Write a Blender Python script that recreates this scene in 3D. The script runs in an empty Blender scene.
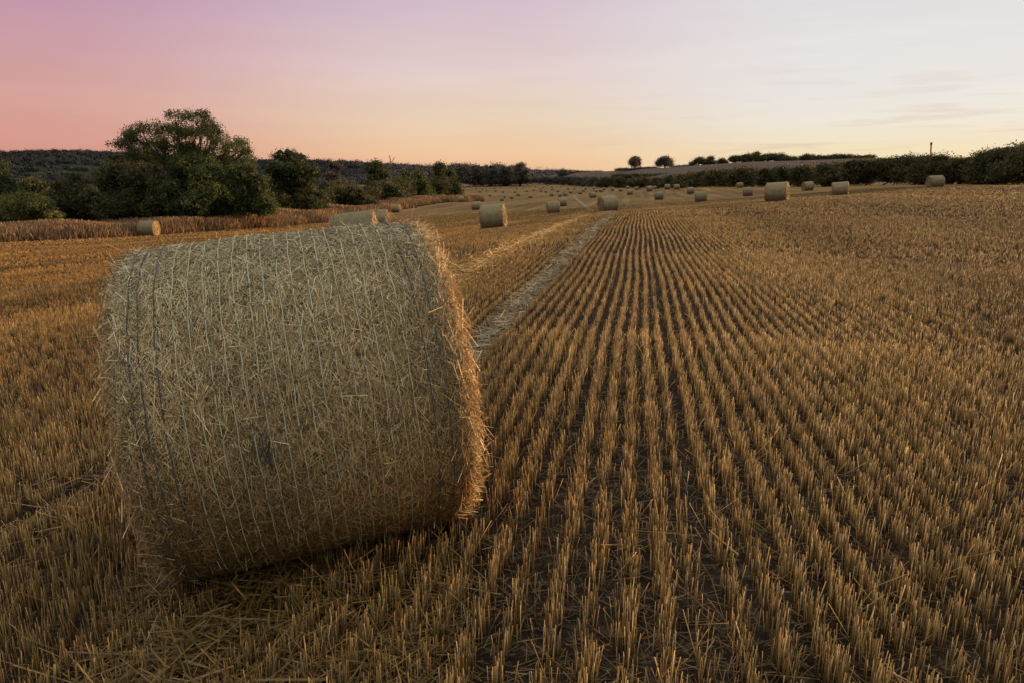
import bpy, math, random
import numpy as np
from mathutils import Vector, Matrix, Euler

R = math.radians
rng = np.random.default_rng(7)
scene = bpy.context.scene
col = scene.collection

# ------------------------------------------------------------------ camera
F, HY = 683.0, 178.0                       # focal length in pixels, eye-level row of the photo
PITCH = math.atan((341.5 - HY) / F)
cd = bpy.data.cameras.new('camera')
cd.sensor_width = 36.0
cd.lens = 36.0 * F / 1024.0
cd.clip_start = 0.05
cd.clip_end = 20000
cam = bpy.data.objects.new('camera', cd)
cam.rotation_euler = (math.pi / 2 - PITCH, 0, 0)
col.objects.link(cam)
scene.camera = cam
CP, SP = math.cos(PITCH), math.sin(PITCH)


def ray(px, py):
    """direction of a pixel's view ray, scaled so that Y = 1"""
    a = (px - 512.0) / F
    b = (341.5 - py) / F
    x, y, z = a, CP + b * SP, -SP + b * CP
    return x / y, 1.0, z / y


def at(px, py, Y):
    d = ray(px, py)
    return np.array([d[0] * Y, Y, d[2] * Y])


# ------------------------------------------------------------------ mesh helpers
def new_mesh(name, V, faces, mat, colors=None, smooth=False):
    """faces: list of int arrays (n,k)"""
    V = np.asarray(V, np.float32)
    me = bpy.data.meshes.new(name)
    me.vertices.add(len(V))
    me.vertices.foreach_set('co', V.ravel())
    fl = [np.asarray(f, np.int32) for f in faces if len(f)]
    loops = np.concatenate([f.ravel() for f in fl])
    tot = np.concatenate([np.full(len(f), f.shape[1], np.int32) for f in fl])
    start = np.concatenate([[0], np.cumsum(tot)[:-1]]).astype(np.int32)
    me.loops.add(len(loops))
    me.loops.foreach_set('vertex_index', loops)
    me.polygons.add(len(tot))
    me.polygons.foreach_set('loop_start', start)
    me.polygons.foreach_set('loop_total', tot)
    if smooth:
        me.polygons.foreach_set('use_smooth', np.ones(len(tot), bool))
    if colors is not None:
        at_ = me.color_attributes.new('tint', 'FLOAT_COLOR', 'POINT')
        c = np.ones((len(V), 4), np.float32)
        c[:, :3] = colors
        at_.data.foreach_set('color', c.ravel())
    me.update(calc_edges=True)
    if mat:
        me.materials.append(mat)
    return me


def link(name, me, parent=None, loc=None, rot=None):
    o = bpy.data.objects.new(name, me)
    col.objects.link(o)
    if parent is not None:
        o.parent = parent
    if loc is not None:
        o.location = loc
    if rot is not None:
        o.rotation_euler = rot
    return o


def tag(o, label=None, cat=None, group=None, kind=None):
    if label: o['label'] = label
    if cat: o['category'] = cat
    if group: o['group'] = group
    if kind: o['kind'] = kind
    return o


def norm(a):
    return a / np.maximum(np.linalg.norm(a, axis=-1, keepdims=True), 1e-9)


def prisms(B, T, r0, r1, k=3, cap=True):
    """tapered k-sided stalks from B to T; returns V, faces"""
    n = len(B)
    D = norm(T - B)
    ref = np.where(np.abs(D[:, 2:3]) > 0.8, np.array([[1., 0, 0]]), np.array([[0, 0, 1.]]))
    S = norm(np.cross(D, ref))
    W = np.cross(D, S)
    ph = rng.uniform(0, 2 * math.pi, n)[:, None]
    V = np.empty((n, 2 * k, 3), np.float32)
    for i in range(k):
        a = ph + 2 * math.pi * i / k
        off = np.cos(a) * S + np.sin(a) * W
        V[:, i] = B + off * np.reshape(r0, (-1, 1))
        V[:, k + i] = T + off * np.reshape(r1, (-1, 1))
    base = (np.arange(n) * 2 * k)[:, None]
    q = [np.concatenate([base + i, base + (i + 1) % k, base + k + (i + 1) % k, base + k + i], 1) for i in range(k)]
    F_ = [np.concatenate(q)]
    if cap:
        F_.append(base + np.arange(k, 2 * k)[None])
    return V.reshape(-1, 3), F_, 2 * k


def strips(B, T, w, N=None):
    """flat straws: one quad each, lying across direction N x D"""
    n = len(B)
    D = norm(T - B)
    if N is None:
        N = norm(rng.normal(size=(n, 3)))
    S = norm(np.cross(D, N)) * np.reshape(w, (-1, 1)) * .5
    V = np.stack([B - S, B + S, T + S * .8, T - S * .8], 1).reshape(-1, 3)
    f = (np.arange(n) * 4)[:, None] + np.arange(4)[None]
    return V, [f], 4


def join(parts):
    Vs, Fs, off, cols = [], {}, 0, []
    for V, Fl, C in parts:
        Vs.append(V)
        cols.append(C)
        for f in Fl:
            Fs.setdefault(f.shape[1], []).append(f + off)
        off += len(V)
    return np.concatenate(Vs), [np.concatenate(v) for v in Fs.values()], np.concatenate(cols)


def vnoise(P, seed=0):
    """cheap smooth 3-D noise in about [-1, 1]"""
    r = np.random.default_rng(seed)
    out = np.zeros(len(P))
    for i in range(7):
        d = r.normal(size=3)
        d /= np.linalg.norm(d)
        out += np.sin(P @ (d * r.uniform(.7, 1.8)) + r.uniform(0, 6.28))
    return out / 3.5


# ------------------------------------------------------------------ materials
def mat_base(name):
    m = bpy.data.materials.new(name)
    m.use_nodes = True
    nt = m.node_tree
    b = nt.nodes['Principled BSDF']
    b.inputs['Roughness'].default_value = .8
    b.inputs['Specular IOR Level'].default_value = .2
    return m, nt, b


def nd(nt, t, **kw):
    n = nt.nodes.new(t)
    for k, v in kw.items():
        if k in n.inputs:
            n.inputs[k].default_value = v
        else:
            setattr(n, k, v)
    return n


def mixc(nt, fac, a, b, blend='MIX'):
    n = nt.nodes.new('ShaderNodeMix')
    n.data_type = 'RGBA'
    n.blend_type = blend
    for s, v in ((0, fac), (6, a), (7, b)):
        if hasattr(v, 'is_linked') or hasattr(v, 'links'):
            nt.links.new(v, n.inputs[s])
        else:
            n.inputs[s].default_value = v if s == 0 else (*v, 1)
    return n.outputs[2]


def math_n(nt, op, a, b=0.0, c=0.0, clamp=False):
    n = nt.nodes.new('ShaderNodeMath')
    n.operation = op
    n.use_clamp = clamp
    for i, v in enumerate((a, b, c)):
        if hasattr(v, 'links'):
            nt.links.new(v, n.inputs[i])
        else:
            n.inputs[i].default_value = v
    return n.outputs[0]


def noise(nt, vec, scale, detail=4, rough=.6):
    n = nd(nt, 'ShaderNodeTexNoise', Scale=scale, Detail=detail, Roughness=rough)
    nt.links.new(vec, n.inputs['Vector'])
    return n.outputs['Fac']


def ramp(nt, fac, stops, interp='LINEAR'):
    n = nt.nodes.new('ShaderNodeValToRGB')
    n.color_ramp.interpolation = interp
    e = n.color_ramp.elements
    while len(e) < len(stops):
        e.new(.5)
    for el, (p, c) in zip(e, stops):
        el.position = p
        el.color = (*c, 1) if len(c) == 3 else c
    nt.links.new(fac, n.inputs[0])
    return n.outputs[0]


def tinted(name, mult=(1, 1, 1), rough=.7, spec=.2, transl=0.0, nscale=0):
    """colour from the mesh's own per-stalk / per-leaf tint"""
    m, nt, b = mat_base(name)
    a = nd(nt, 'ShaderNodeAttribute', attribute_name='tint')
    c = mixc(nt, 1.0, a.outputs['Color'], mult, 'MULTIPLY')
    if nscale:
        g = nd(nt, 'ShaderNodeNewGeometry')
        f = noise(nt, g.outputs['Position'], nscale, 2)
        c = mixc(nt, 1.0, c, ramp(nt, f, [(.3, (.65, .65, .65)), (.7, (1.25, 1.25, 1.25))]), 'MULTIPLY')
    nt.links.new(c, b.inputs['Base Color'])
    b.inputs['Roughness'].default_value = rough
    b.inputs['Specular IOR Level'].default_value = spec
    if transl:
        tr = nd(nt, 'ShaderNodeBsdfTranslucent')
        nt.links.new(c, tr.inputs['Color'])
        mx = nd(nt, 'ShaderNodeMixShader', Fac=transl)
        nt.links.new(b.outputs[0], mx.inputs[1])
        nt.links.new(tr.outputs[0], mx.inputs[2])
        nt.links.new(mx.outputs[0], nt.nodes['Material Output'].inputs['Surface'])
    return m


M = {}
M['stubble'] = tinted('stubble_stalks', rough=.6, spec=.25, transl=.12)
M['straw'] = tinted('loose_straw', rough=.55, spec=.3, transl=.1)
M['leaf'] = tinted('leaves', rough=.7, spec=.15, transl=.25)
M['grass'] = tinted('dry_grass', rough=.8, spec=.1, transl=.2)
M['wood_far'] = tinted('far_woodland', rough=.9, spec=0)


def flat_mat(name, c1, c2, scale=8, rough=.85, bump=.0, spec=.15):
    m, nt, b = mat_base(name)
    b.inputs['Specular IOR Level'].default_value = spec
    tc = nd(nt, 'ShaderNodeTexCoord')
    f = noise(nt, tc.outputs['Object'], scale, 5)
    nt.links.new(ramp(nt, f, [(.3, c1), (.7, c2)]), b.inputs['Base Color'])
    b.inputs['Roughness'].default_value = rough
    if bump:
        bp = nd(nt, 'ShaderNodeBump', Strength=bump, Distance=.05)
        nt.links.new(f, bp.inputs['Height'])
        nt.links.new(bp.outputs[0], b.inputs['Normal'])
    return m


M['bark'] = flat_mat('bark', (.03, .024, .018), (.07, .055, .04), 3, bump=.5)
M['twine'] = flat_mat('blue_twine', (.035, .042, .055), (.075, .085, .105), 20, .5)
M['net'] = flat_mat('pale_net', (.34, .36, .23), (.52, .53, .38), 25, .5)
M['deadwood'] = flat_mat('dead_wood', (.30, .12, .07), (.42, .18, .10), 2)
M['white_wall'] = flat_mat('white_render', (.7, .7, .68), (.8, .8, .78), 1)
M['red_roof'] = flat_mat('red_roof', (.28, .06, .05), (.38, .09, .07), 1)
M['slate'] = flat_mat('slate', (.05, .05, .055), (.08, .08, .085), 1)


def bale_side_mat(name, scale=1.0):
    m, nt, b = mat_base(name)
    tc = nd(nt, 'ShaderNodeTexCoord')
    o = tc.outputs['Object']
    mp = nd(nt, 'ShaderNodeMapping')
    mp.inputs['Scale'].default_value = (1.0, 2.2, 2.2)
    nt.links.new(o, mp.inputs[0])
    f1 = noise(nt, mp.outputs[0], 28 * scale, 6, .7)
    f2 = noise(nt, o, 4, 3)
    c = ramp(nt, f1, [(.25, (.045, .035, .018)), (.45, (.14, .115, .066)), (.6, (.22, .19, .12)), (.8, (.36, .32, .22))])
    c = mixc(nt, 1.0, c, ramp(nt, f2, [(.3, (.8, .78, .74)), (.7, (1.1, 1.1, 1.1))]), 'MULTIPLY')
    sx = nd(nt, 'ShaderNodeSeparateXYZ')
    nt.links.new(o, sx.inputs[0])
    wv = math_n(nt, 'SINE', math_n(nt, 'MULTIPLY', sx.outputs['X'], 2 * math.pi / .075))
    wv = math_n(nt, 'MULTIPLY', math_n(nt, 'GREATER_THAN', wv, .8), .09)
    c = mixc(nt, wv, c, (.42, .42, .33))
    oi = nd(nt, 'ShaderNodeObjectInfo')
    c = mixc(nt, 1.0, c, ramp(nt, oi.outputs['Random'], [(0, (.88, .9, .86)), (1, (1.22, 1.22, 1.15))]), 'MULTIPLY')
    nt.links.new(c, b.inputs['Base Color'])
    bp = nd(nt, 'ShaderNodeBump', Strength=.9, Distance=.03)
    nt.links.new(f1, bp.inputs['Height'])
    nt.links.new(bp.outputs[0], b.inputs['Normal'])
    return m


M['bale_side'] = bale_side_mat('bale_side')
M['bale_core'] = flat_mat('bale_core', (.03, .022, .011), (.14, .105, .055), 30, .9, 1.0)  # dark body puts the shade of gaps between straws into colour
M['bale_end'] = flat_mat('bale_end_straw', (.08, .055, .026), (.40, .29, .15), 22, .8, 1.0)

# ------------------------------------------------------------------ terrain
ROW = np.array([ray(640, HY)[0], 1.0])
ROW = ROW / np.linalg.norm(ROW)              # direction of the drilled rows
ACR = np.array([ROW[1], -ROW[0]])            # across the rows, to the right


def near_z(X, Y):
    left = np.minimum(X, 0)
    right = np.maximum(X, 0)
    return -1.605 + .088 * left + .02 * right * np.exp(-right / 25) - .0085 * Y


ctrl = []
for px, py, Y in ((495, 229, 35.4), (150, 236, 56), (-2, 243, 48), (397, 211, 117), (461, 202, 160), (502, 201, 250),
                  (553.5, 213.7, 75), (562.5, 206, 112), (608, 211.5, 58), (776, 202, 45.5), (701, 202.3, 80),
                  (748, 196, 104), (739, 187.7, 160), (840, 195.7, 64), (807, 190.5, 106), (934, 187.7, 71),
                  (1024, 186, 78), (659, 199.5, 112), (690, 193.7, 143), (667, 189.3, 180), (630, 194.7, 160),
                  (592, 197.5, 160), (382, 225, 75), (520, 183.5, 760), (560, 184.2, 720), (600, 186, 560),
                  (640, 187.5, 340), (700, 187, 250), (470, 186, 700), (480, 190, 480), (540, 190, 420),
                  (500, 196, 300), (575, 192.5, 300), (640, 212, 42), (700, 208.5, 42)):
    ctrl.append(at(px, py, Y))
ctrl += [np.array(c, float) for c in ((-60, 70, -4.8), (-45, 110, -5.4), (-40, 200, -7), (-300, 500, -7), (-500, 700, -7),
                                      (-100, 70, -5), (-70, 30, -5), (95, 90, -.4), (80, 160, -1.2), (90, 300, -2),
                                      (120, 700, -3), (300, 800, -3), (60, 40, -1.1), (-160, 180, -6.5))]
for r_, th in ((10, (-45, -20, 0, 20, 45)), (20, (-45, -25, -8, 8, 25, 45))):
    for t in th:
        x, y = r_ * math.sin(R(t)), r_ * math.cos(R(t))
        ctrl.append(np.array([x, y, near_z(x, y)]))
ctrl = np.array(ctrl)


def uv_(X, Y):
    th = np.clip(np.arctan2(X, Y), R(-58), R(58))
    r = np.clip(np.hypot(X, Y), 6, 1000)
    return np.stack([th * 3.0, np.log(r)], -1)


def kern(d2):
    return np.where(d2 > 1e-12, d2 * np.log(np.maximum(d2, 1e-12)) * .5, 0)


_cu = uv_(ctrl[:, 0], ctrl[:, 1])
_n = len(ctrl)
_A = np.zeros((_n + 3, _n + 3))
_A[:_n, :_n] = kern(((_cu[:, None] - _cu[None]) ** 2).sum(-1)) + np.eye(_n) * 2e-3
_A[:_n, _n] = 1
_A[:_n, _n + 1:] = _cu
_A[_n:, :_n] = _A[:_n, _n:].T
_w = np.linalg.solve(_A, np.concatenate([ctrl[:, 2] / np.maximum(np.hypot(ctrl[:, 0], ctrl[:, 1]), 6) ** .5, np.zeros(3)]))


def ground_z(X, Y):
    X = np.atleast_1d(np.asarray(X, float))
    Y = np.atleast_1d(np.asarray(Y, float))
    out = np.empty(len(X))
    for i in range(0, len(X), 60000):
        x, y = X[i:i + 60000], Y[i:i + 60000]
        u = uv_(x, y)
        d2 = ((u[:, None] - _cu[None]) ** 2).sum(-1)
        z = (kern(d2) @ _w[:_n] + _w[_n] + u @ _w[_n + 1:]) * np.exp(u[:, 1]) ** .5
        r = np.hypot(x, y)
        t = np.clip((r - 9) / 16, 0, 1)
        t = t * t * (3 - 2 * t)
        nz = near_z(np.clip(x, -30, 30), np.clip(y, -30, 40))
        out[i:i + 60000] = nz * (1 - t) + z * t
    return out


def gz(x, y):
    return float(ground_z([x], [y])[0])


def hit(px, py, y0=20, y1=900):
    """where a view ray first meets the terrain"""
    d = ray(px, py)
    Ys = np.exp(np.linspace(math.log(y0), math.log(y1), 1500))
    diff = d[2] * Ys - ground_z(d[0] * Ys, Ys)
    k = np.nonzero(diff < 0)[0]
    Y = Ys[k[0]] if len(k) else Ys[np.argmin(np.abs(diff))]
    return np.array([d[0] * Y, Y, gz(d[0] * Y, Y)])


# edge of the cut field on the left
EDGE = np.array([(-75, 20), (-46, 38), (-36, 48), (-31, 52.5), (-27.6, 61), (-25.5, 67), (-23.4, 76), (-21.6, 92), (-19.2, 119), (-17.9, 135), (-16, 157), (-12.5, 180), (-8, 200), (-14, 212), (-26, 235), (-45, 330), (-60, 600), (-80, 900)], float)


def edge_x(Y):
    return np.interp(Y, EDGE[:, 1], EDGE[:, 0])


# polar ground sheet, fine in front of the camera
th = np.concatenate([np.linspace(-180, -56, 32)[:-1], np.linspace(-56, 56, 450), np.linspace(56, 180, 32)[1:-1]])
rr = np.concatenate([[0.0], np.exp(np.linspace(math.log(.5), math.log(6000), 420))])
TH, RR = np.meshgrid(np.radians(th), rr, indexing='ij')
GX, GY = (RR * np.sin(TH)).ravel(), (RR * np.cos(TH)).ravel()
GZ = ground_z(GX, GY)
s_l = GX * ACR[0] + GY * ACR[1]
GZ = np.where((GX ** 2 + GY ** 2) < 30 ** 2, GZ + .012 * np.sin(GX * 5.1 + np.sin(GY * 3)) * np.sin(GY * 4.3), GZ)
for s0 in (-1.55, -3.3):                      # wheelings pressed into the soil
    GZ -= .02 * np.exp(-((s_l - s0) / .2) ** 2) * (np.hypot(GX, GY) < 45)
nt_, nr_ = len(th), len(rr)
i0 = (np.arange(nt_)[:, None] * nr_ + np.arange(nr_ - 1)[None])
i1 = (((np.arange(nt_) + 1) % nt_)[:, None] * nr_ + np.arange(nr_ - 1)[None])
quads = np.stack([i0, i0 + 1, i1 + 1, i1], -1).reshape(-1, 4)
zone = np.clip((edge_x(GY) - GX) / 1.5, 0, 1)
zone = np.maximum(zone, np.clip((GX - 62) / 3, 0, 1) * (GY > 40))
far = np.clip((np.hypot(GX, GY) - 22) / 40, 0, 1)
gcol = np.stack([zone, far, np.zeros_like(zone)], -1)


def ground_mat():
    m, nt, b = mat_base('stubble_ground')
    g = nd(nt, 'ShaderNodeNewGeometry')
    P = g.outputs['Position']
    sep = nd(nt, 'ShaderNodeSeparateXYZ')
    nt.links.new(P, sep.inputs[0])
    s = math_n(nt, 'ADD', math_n(nt, 'MULTIPLY', sep.outputs['X'], ACR[0]), math_n(nt, 'MULTIPLY', sep.outputs['Y'], ACR[1]))
    l = math_n(nt, 'ADD', math_n(nt, 'MULTIPLY', sep.outputs['X'], ROW[0]), math_n(nt, 'MULTIPLY', sep.outputs['Y'], ROW[1]))
    at_ = nd(nt, 'ShaderNodeAttribute', attribute_name='tint')
    sc = nd(nt, 'ShaderNodeSeparateColor')
    nt.links.new(at_.outputs['Color'], sc.inputs[0])
    zone_, far_ = sc.outputs[0], sc.outputs[1]
    wob = noise(nt, P, 1.3, 2)
    sw = math_n(nt, 'ADD', s, math_n(nt, 'MULTIPLY', math_n(nt, 'SUBTRACT', wob, .5), .25))
    # stretched along the rows
    cmb = nd(nt, 'ShaderNodeCombineXYZ')
    nt.links.new(math_n(nt, 'MULTIPLY', s, 1.0), cmb.inputs[0])
    nt.links.new(math_n(nt, 'MULTIPLY', l, .035), cmb.inputs[1])
    streak = noise(nt, cmb.outputs[0], .55, 6, .7)
    fine = noise(nt, P, 14, 6, .7)
    big = noise(nt, P, .045, 4)
    soil = ramp(nt, fine, [(.35, (.012, .009, .007)), (.55, (.026, .019, .014)), (.68, (.065, .048, .03)), (.8, (.15, .115, .075))])
    straw = ramp(nt, streak, [(.3, (.095, .060, .026)), (.5, (.165, .108, .047)), (.68, (.26, .18, .085))])
    mid = noise(nt, P, 1.7, 5, .75)
    straw = mixc(nt, 1.0, straw, ramp(nt, mid, [(.3, (.5, .47, .44)), (.7, (1.35, 1.35, 1.35))]), 'MULTIPLY')
    straw = mixc(nt, 1.0, straw, ramp(nt, big, [(.35, (.8, .76, .72)), (.65, (1.15, 1.15, 1.1))]), 'MULTIPLY')
    c = mixc(nt, far_, soil, straw)
    # the wheelings: chopped pale straw
    trk = None
    for s0, w in ((-1.55, .13), (-3.3, .3)):
        d = math_n(nt, 'ABSOLUTE', math_n(nt, 'SUBTRACT', sw, s0))
        k = math_n(nt, 'SUBTRACT', 1.0, math_n(nt, 'DIVIDE', d, w), clamp=True)
        trk = k if trk is None else math_n(nt, 'MAXIMUM', trk, k)
    trk = math_n(nt, 'MULTIPLY', trk, math_n(nt, 'LESS_THAN', l, 48))
    trk = math_n(nt, 'MULTIPLY', trk, math_n(nt, 'MAXIMUM', math_n(nt, 'GREATER_THAN', s, -2.4), math_n(nt, 'GREATER_THAN', l, 9)))
    pale = ramp(nt, fine, [(.3, (.07, .055, .04)), (.7, (.30, .25, .18))])
    c = mixc(nt, math_n(nt, 'MULTIPLY', trk, .5), c, pale)
    grass = ramp(nt, mid, [(.3, (.05, .04, .02)), (.7, (.12, .085, .045))])
    c = mixc(nt, zone_, c, grass)
    nt.links.new(c, b.inputs['Base Color'])
    b.inputs['Roughness'].default_value = .95
    b.inputs['Specular IOR Level'].default_value = .05
    # drilled rows and clods as bump where the stalks thin out
    rows = math_n(nt, 'SINE', math_n(nt, 'MULTIPLY', sw, 2 * math.pi / .56))
    hgt = math_n(nt, 'ADD', math_n(nt, 'MULTIPLY', rows, .25), math_n(nt, 'MULTIPLY', mid, 1.2))
    hgt = math_n(nt, 'ADD', hgt, math_n(nt, 'MULTIPLY', fine, .35))
    bp = nd(nt, 'ShaderNodeBump', Strength=.8, Distance=.12)
    nt.links.new(hgt, bp.inputs['Height'])
    nt.links.new(bp.outputs[0], b.inputs['Normal'])
    return m


gm = ground_mat()
ground = link('ground', new_mesh('ground', np.stack([GX, GY, GZ], -1), [quads], gm, gcol, smooth=True))
tag(ground, kind='structure')

# ------------------------------------------------------------------ hero bale placement
HB = dict(x=-.925, y=3.13, z=-1.676, yaw=R(18), tilt=R(4.9), R=.735, L=1.26)
ca, sa = math.cos(HB['yaw']), math.sin(HB['yaw'])

# ------------------------------------------------------------------ stubble
STRAWS = np.array([(.37, .220, .060), (.46, .290, .088), (.28, .160, .044), (.43, .278, .10), (.17, .098, .030), (.58, .395, .165)])


def straw_cols(n, dull=1.0):
    a = STRAWS[rng.integers(0, len(STRAWS), n)]
    return a * rng.uniform(.5, 1.1, (n, 1)) * dull * .75


def row_offsets(smin, smax):
    out, s, k = [], 0.0, 0
    gaps = {0: -.33, 1: .3}
    ks = np.arange(math.floor(smin / .131), math.ceil(smax / .131))
    r2 = np.random.default_rng(5)
    j = r2.uniform(-.007, .007, 4000)
    for k in ks:
        s = k * .131 + j[k % 4000]
        if abs(s + 1.55) < .13 or abs(s + 3.3) < .06:
            continue
        out.append(s)
    return np.array(out)


def stub_zone(y0, y1, per_m, rad, hmean, spread, lean, dull=1.0):
    """stalks along the drilled rows between ranges y0 and y1"""
    W = y1 * 1.15 + 2
    offs = row_offsets(-W, W)
    jit = lambda s_: spread
    n_row = int(per_m * (y1 - y0 + W * .4))
    S, L_ = [], []
    for s in offs:
        plants = rng.uniform(y0 - W * .25, y1 + W * .25, int(n_row / 5) + 1)
        l = np.repeat(plants, 5) + rng.normal(0, .013, len(plants) * 5)
        S.append(s + .012 * math.sin(s * 50) + rng.normal(0, jit(s), len(l)) + .018 * np.sin(l * .7 + s * .5) + .004 * np.sin(l * 5.1 + s * 3))
        L_.append(l)
    S, L_ = np.concatenate(S), np.concatenate(L_)
    X, Y = S * ACR[0] + L_ * ROW[0], S * ACR[1] + L_ * ROW[1]
    r = np.hypot(X, Y)
    ang = np.abs(np.arctan2(X, Y))
    keep = (r >= y0) & (r < y1) & (ang < np.where(r < 13, R(66), R(48))) & (X > edge_x(Y) + .5)
    keep &= (X < 60)
    # thin patches
    pn = vnoise(np.stack([X * 1.1, Y * 1.1, X * 0], -1), 3)
    keep &= rng.uniform(0, 1, len(X)) < np.clip(1.02 + .35 * pn, .3, 1)
    # drill gaps beside the camera's line
    gap = (np.abs(S + .345) < .034) | (np.abs(S - .315) < .045)
    keep &= ~(gap & (rng.uniform(0, 1, len(X)) < .85) & (S * 0 + np.hypot(X, Y) < 20))
    # the bale has flattened what it stands on
    dx, dy = X - HB['x'], Y - HB['y']
    u, v = dx * ca + dy * sa, -dx * sa + dy * ca
    keep &= ~((np.abs(u) < .63) & (np.abs(v) < .2))
    X, Y, S = X[keep], Y[keep], S[keep]
    n = len(X)
    h = hmean * np.clip(rng.normal(1, .2, n), .3, 1.5)
    h *= 1 + .18 * vnoise(np.stack([X * .9, Y * .9, X * 0 + 3], -1), 4)
    # straggly, half flattened straw beside the wheelings
    side = np.exp(-((S + 1.55) / .3) ** 2) + np.exp(-((S + 3.3) / .25) ** 2)
    h *= 1 - .35 * np.clip(side, 0, 1)
    z = ground_z(X, Y)
    lx = rng.normal(0, lean, n) + .05 * vnoise(np.stack([X * 2, Y * 2, X * 0], -1), 8)
    ly = rng.normal(0, lean, n)
    wild = rng.uniform(0, 1, n) < .04 + .12 * np.clip(side, 0, 1)
    lx = np.where(wild, rng.normal(0, .6, n), lx)
    ly = np.where(wild, rng.normal(0, .6, n), ly)
    B = np.stack([X, Y, z - .01], -1)
    T = B + np.stack([lx, ly, np.ones(n)], -1) * (h + .01)[:, None]
    rad_ = rad * rng.uniform(.75, 1.3, n)
    V, Fl, k2 = prisms(B, T, rad_, rad_ * .85, 3)
    c = straw_cols(n) * (1 + (dull - 1) * np.clip((y1 - np.hypot(X, Y)) / (y1 - y0) * 2, 0, 1))[:, None]  # foreground shade of dense stubble put into the near stalks' colour
    reg = vnoise(np.stack([X * .25, Y * .08, X * 0], -1), 12)
    tuft = vnoise(np.stack([X * 7, Y * 7, X * 0], -1), 14)
    c = c * (1 + .22 * reg + .16 * tuft)[:, None]
    c = c * (1 + .2 * vnoise(np.stack([S * 1.6, (X * ROW[0] + Y * ROW[1]) * .05, X * 0], -1), 15))[:, None]
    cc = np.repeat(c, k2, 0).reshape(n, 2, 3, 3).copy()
    cc[:, 0] *= np.array([.13, .10, .09])  # shade between the stalks painted into their feet
    cc[:, 1] *= 1.42  # cut tips are paler; the light they catch is painted in too
    cc *= (1 - .24 * np.clip((S - 1) / 7, 0, 1) * np.clip((r[keep] - 3) / 8, .3, 1))[:, None, None, None]  # unlit right side of the field painted darker in the stalk colour
    cc *= np.clip((-S - 2.5) / 6, 0, 1)[:, None, None, None] * (np.array([1.12, 1.0, .86]) - .92) + .92  # warm sunlight on the left field painted into the stalk colour
    return V, Fl, cc.reshape(-1, 3)


parts = [stub_zone(.7, 7, 290, .00175, .124, .021, .06, .80),
         stub_zone(7, 15, 190, .0019, .100, .017, .06),
         stub_zone(15, 30, 84, .0029, .090, .013, .06)]
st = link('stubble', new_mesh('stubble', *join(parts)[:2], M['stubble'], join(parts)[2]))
tag(st, 'golden brown cut stubble standing in drilled rows across the foreground field', 'stubble', kind='stuff')
parts = [stub_zone(30, 52, 26, .0058, .10, .016, .08), stub_zone(52, 95, 8, .012, .10, .022, .12)]
V, Fl, C_ = join(parts)
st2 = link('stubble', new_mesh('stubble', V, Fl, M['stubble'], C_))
tag(st2, 'pale cut stubble standing over the middle distance of the field', 'stubble', kind='stuff')
del parts


# loose straw lying on the ground and in the wheelings
def litter(n, xs, ys, lmin, lmax, w, dull, lift=.02):
    X, Y = xs, ys
    z = ground_z(X, Y)
    a = rng.uniform(0, 2 * math.pi, n)
    L_ = rng.uniform(lmin, lmax, n)
    d = np.stack([np.cos(a), np.sin(a), rng.normal(0, .18, n)], -1) * L_[:, None]
    B = np.stack([X, Y, z + np.abs(rng.normal(.008, lift, n))], -1)
    V, Fl, k2 = strips(B - d / 2, B + d / 2, w * rng.uniform(.6, 1.3, n), norm(np.stack([rng.normal(0, .4, n), rng.normal(0, .4, n), np.ones(n)], -1)))
    c = straw_cols(n, 1.0) * np.asarray(dull)
    return V, Fl, np.repeat(c, k2, 0)


def polar_pts(n, r0, r1, p=1.0):
    r = r0 + (r1 - r0) * rng.uniform(0, 1, n) ** p
    t = rng.uniform(R(-46), R(46), n)
    return r * np.sin(t), r * np.cos(t)


def track_pts(n, s0, w, l0, l1, p=1.0):
    l = l0 + (l1 - l0) * rng.uniform(0, 1, n) ** p
    s = rng.normal(s0, w, n)
    return s * ACR[0] + l * ROW[0], s * ACR[1] + l * ROW[1]


n = 46000
x, y = polar_pts(n, .8, 12, 1.2)
parts = [litter(n, x, y, .03, .14, .0030, (.42, .40, .37))]
n = 420
x, y = polar_pts(n, 1.2, 9, 1.2)
parts.append(litter(n, x, y, .12, .34, .004, (.95, .9, .8), .05))
for s0, w, l0, l1, n, dull in ((-3.3, .2, 1.5, 7, 500, (.8, .78, .7)), (-1.5, .16, .6, 4, 2600, (.52, .54, .48)), (-1.55, .085, 4, 13, 3800, (1.0, 1.25, 2.0)),
                              (-1.55, .10, 13, 46, 6000, (.95, 1.15, 1.7)),
                              (-3.3, .2, 6, 46, 15000, (2.0, 1.85, 1.5))):
    x, y = track_pts(n, s0, w, l0, l1, 1.2)
    far_w = .0065 if l1 < 14 else .016
    parts.append(litter(n, x, y, .08, .3, far_w, dull, .035 if l1 < 14 else .04))
n = 1600                                     # flattened straw in front of the bale
x, y = rng.uniform(-1.55, -.2, n), rng.uniform(1.75, 2.75, n)
parts.append(litter(n, x, y, .12, .42, .004, (.62, .62, .54), .03))
n = 1500                                     # crushed straw packed under the near edge of the bale
u_, v_ = rng.uniform(-.66, .66, n), rng.uniform(-.48, -.12, n)
parts.append(litter(n, HB['x'] + u_ * ca - v_ * -sa, HB['y'] + u_ * sa + v_ * ca, .06, .25, .004, (.6, .56, .48), .045))
V, Fl, C_ = join(parts)
lit = link('loose_straw', new_mesh('loose_straw', V, Fl, M['straw'], C_))
tag(lit, 'pale loose straw scattered over the soil and along the wheel tracks', 'straw', kind='stuff')


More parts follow.
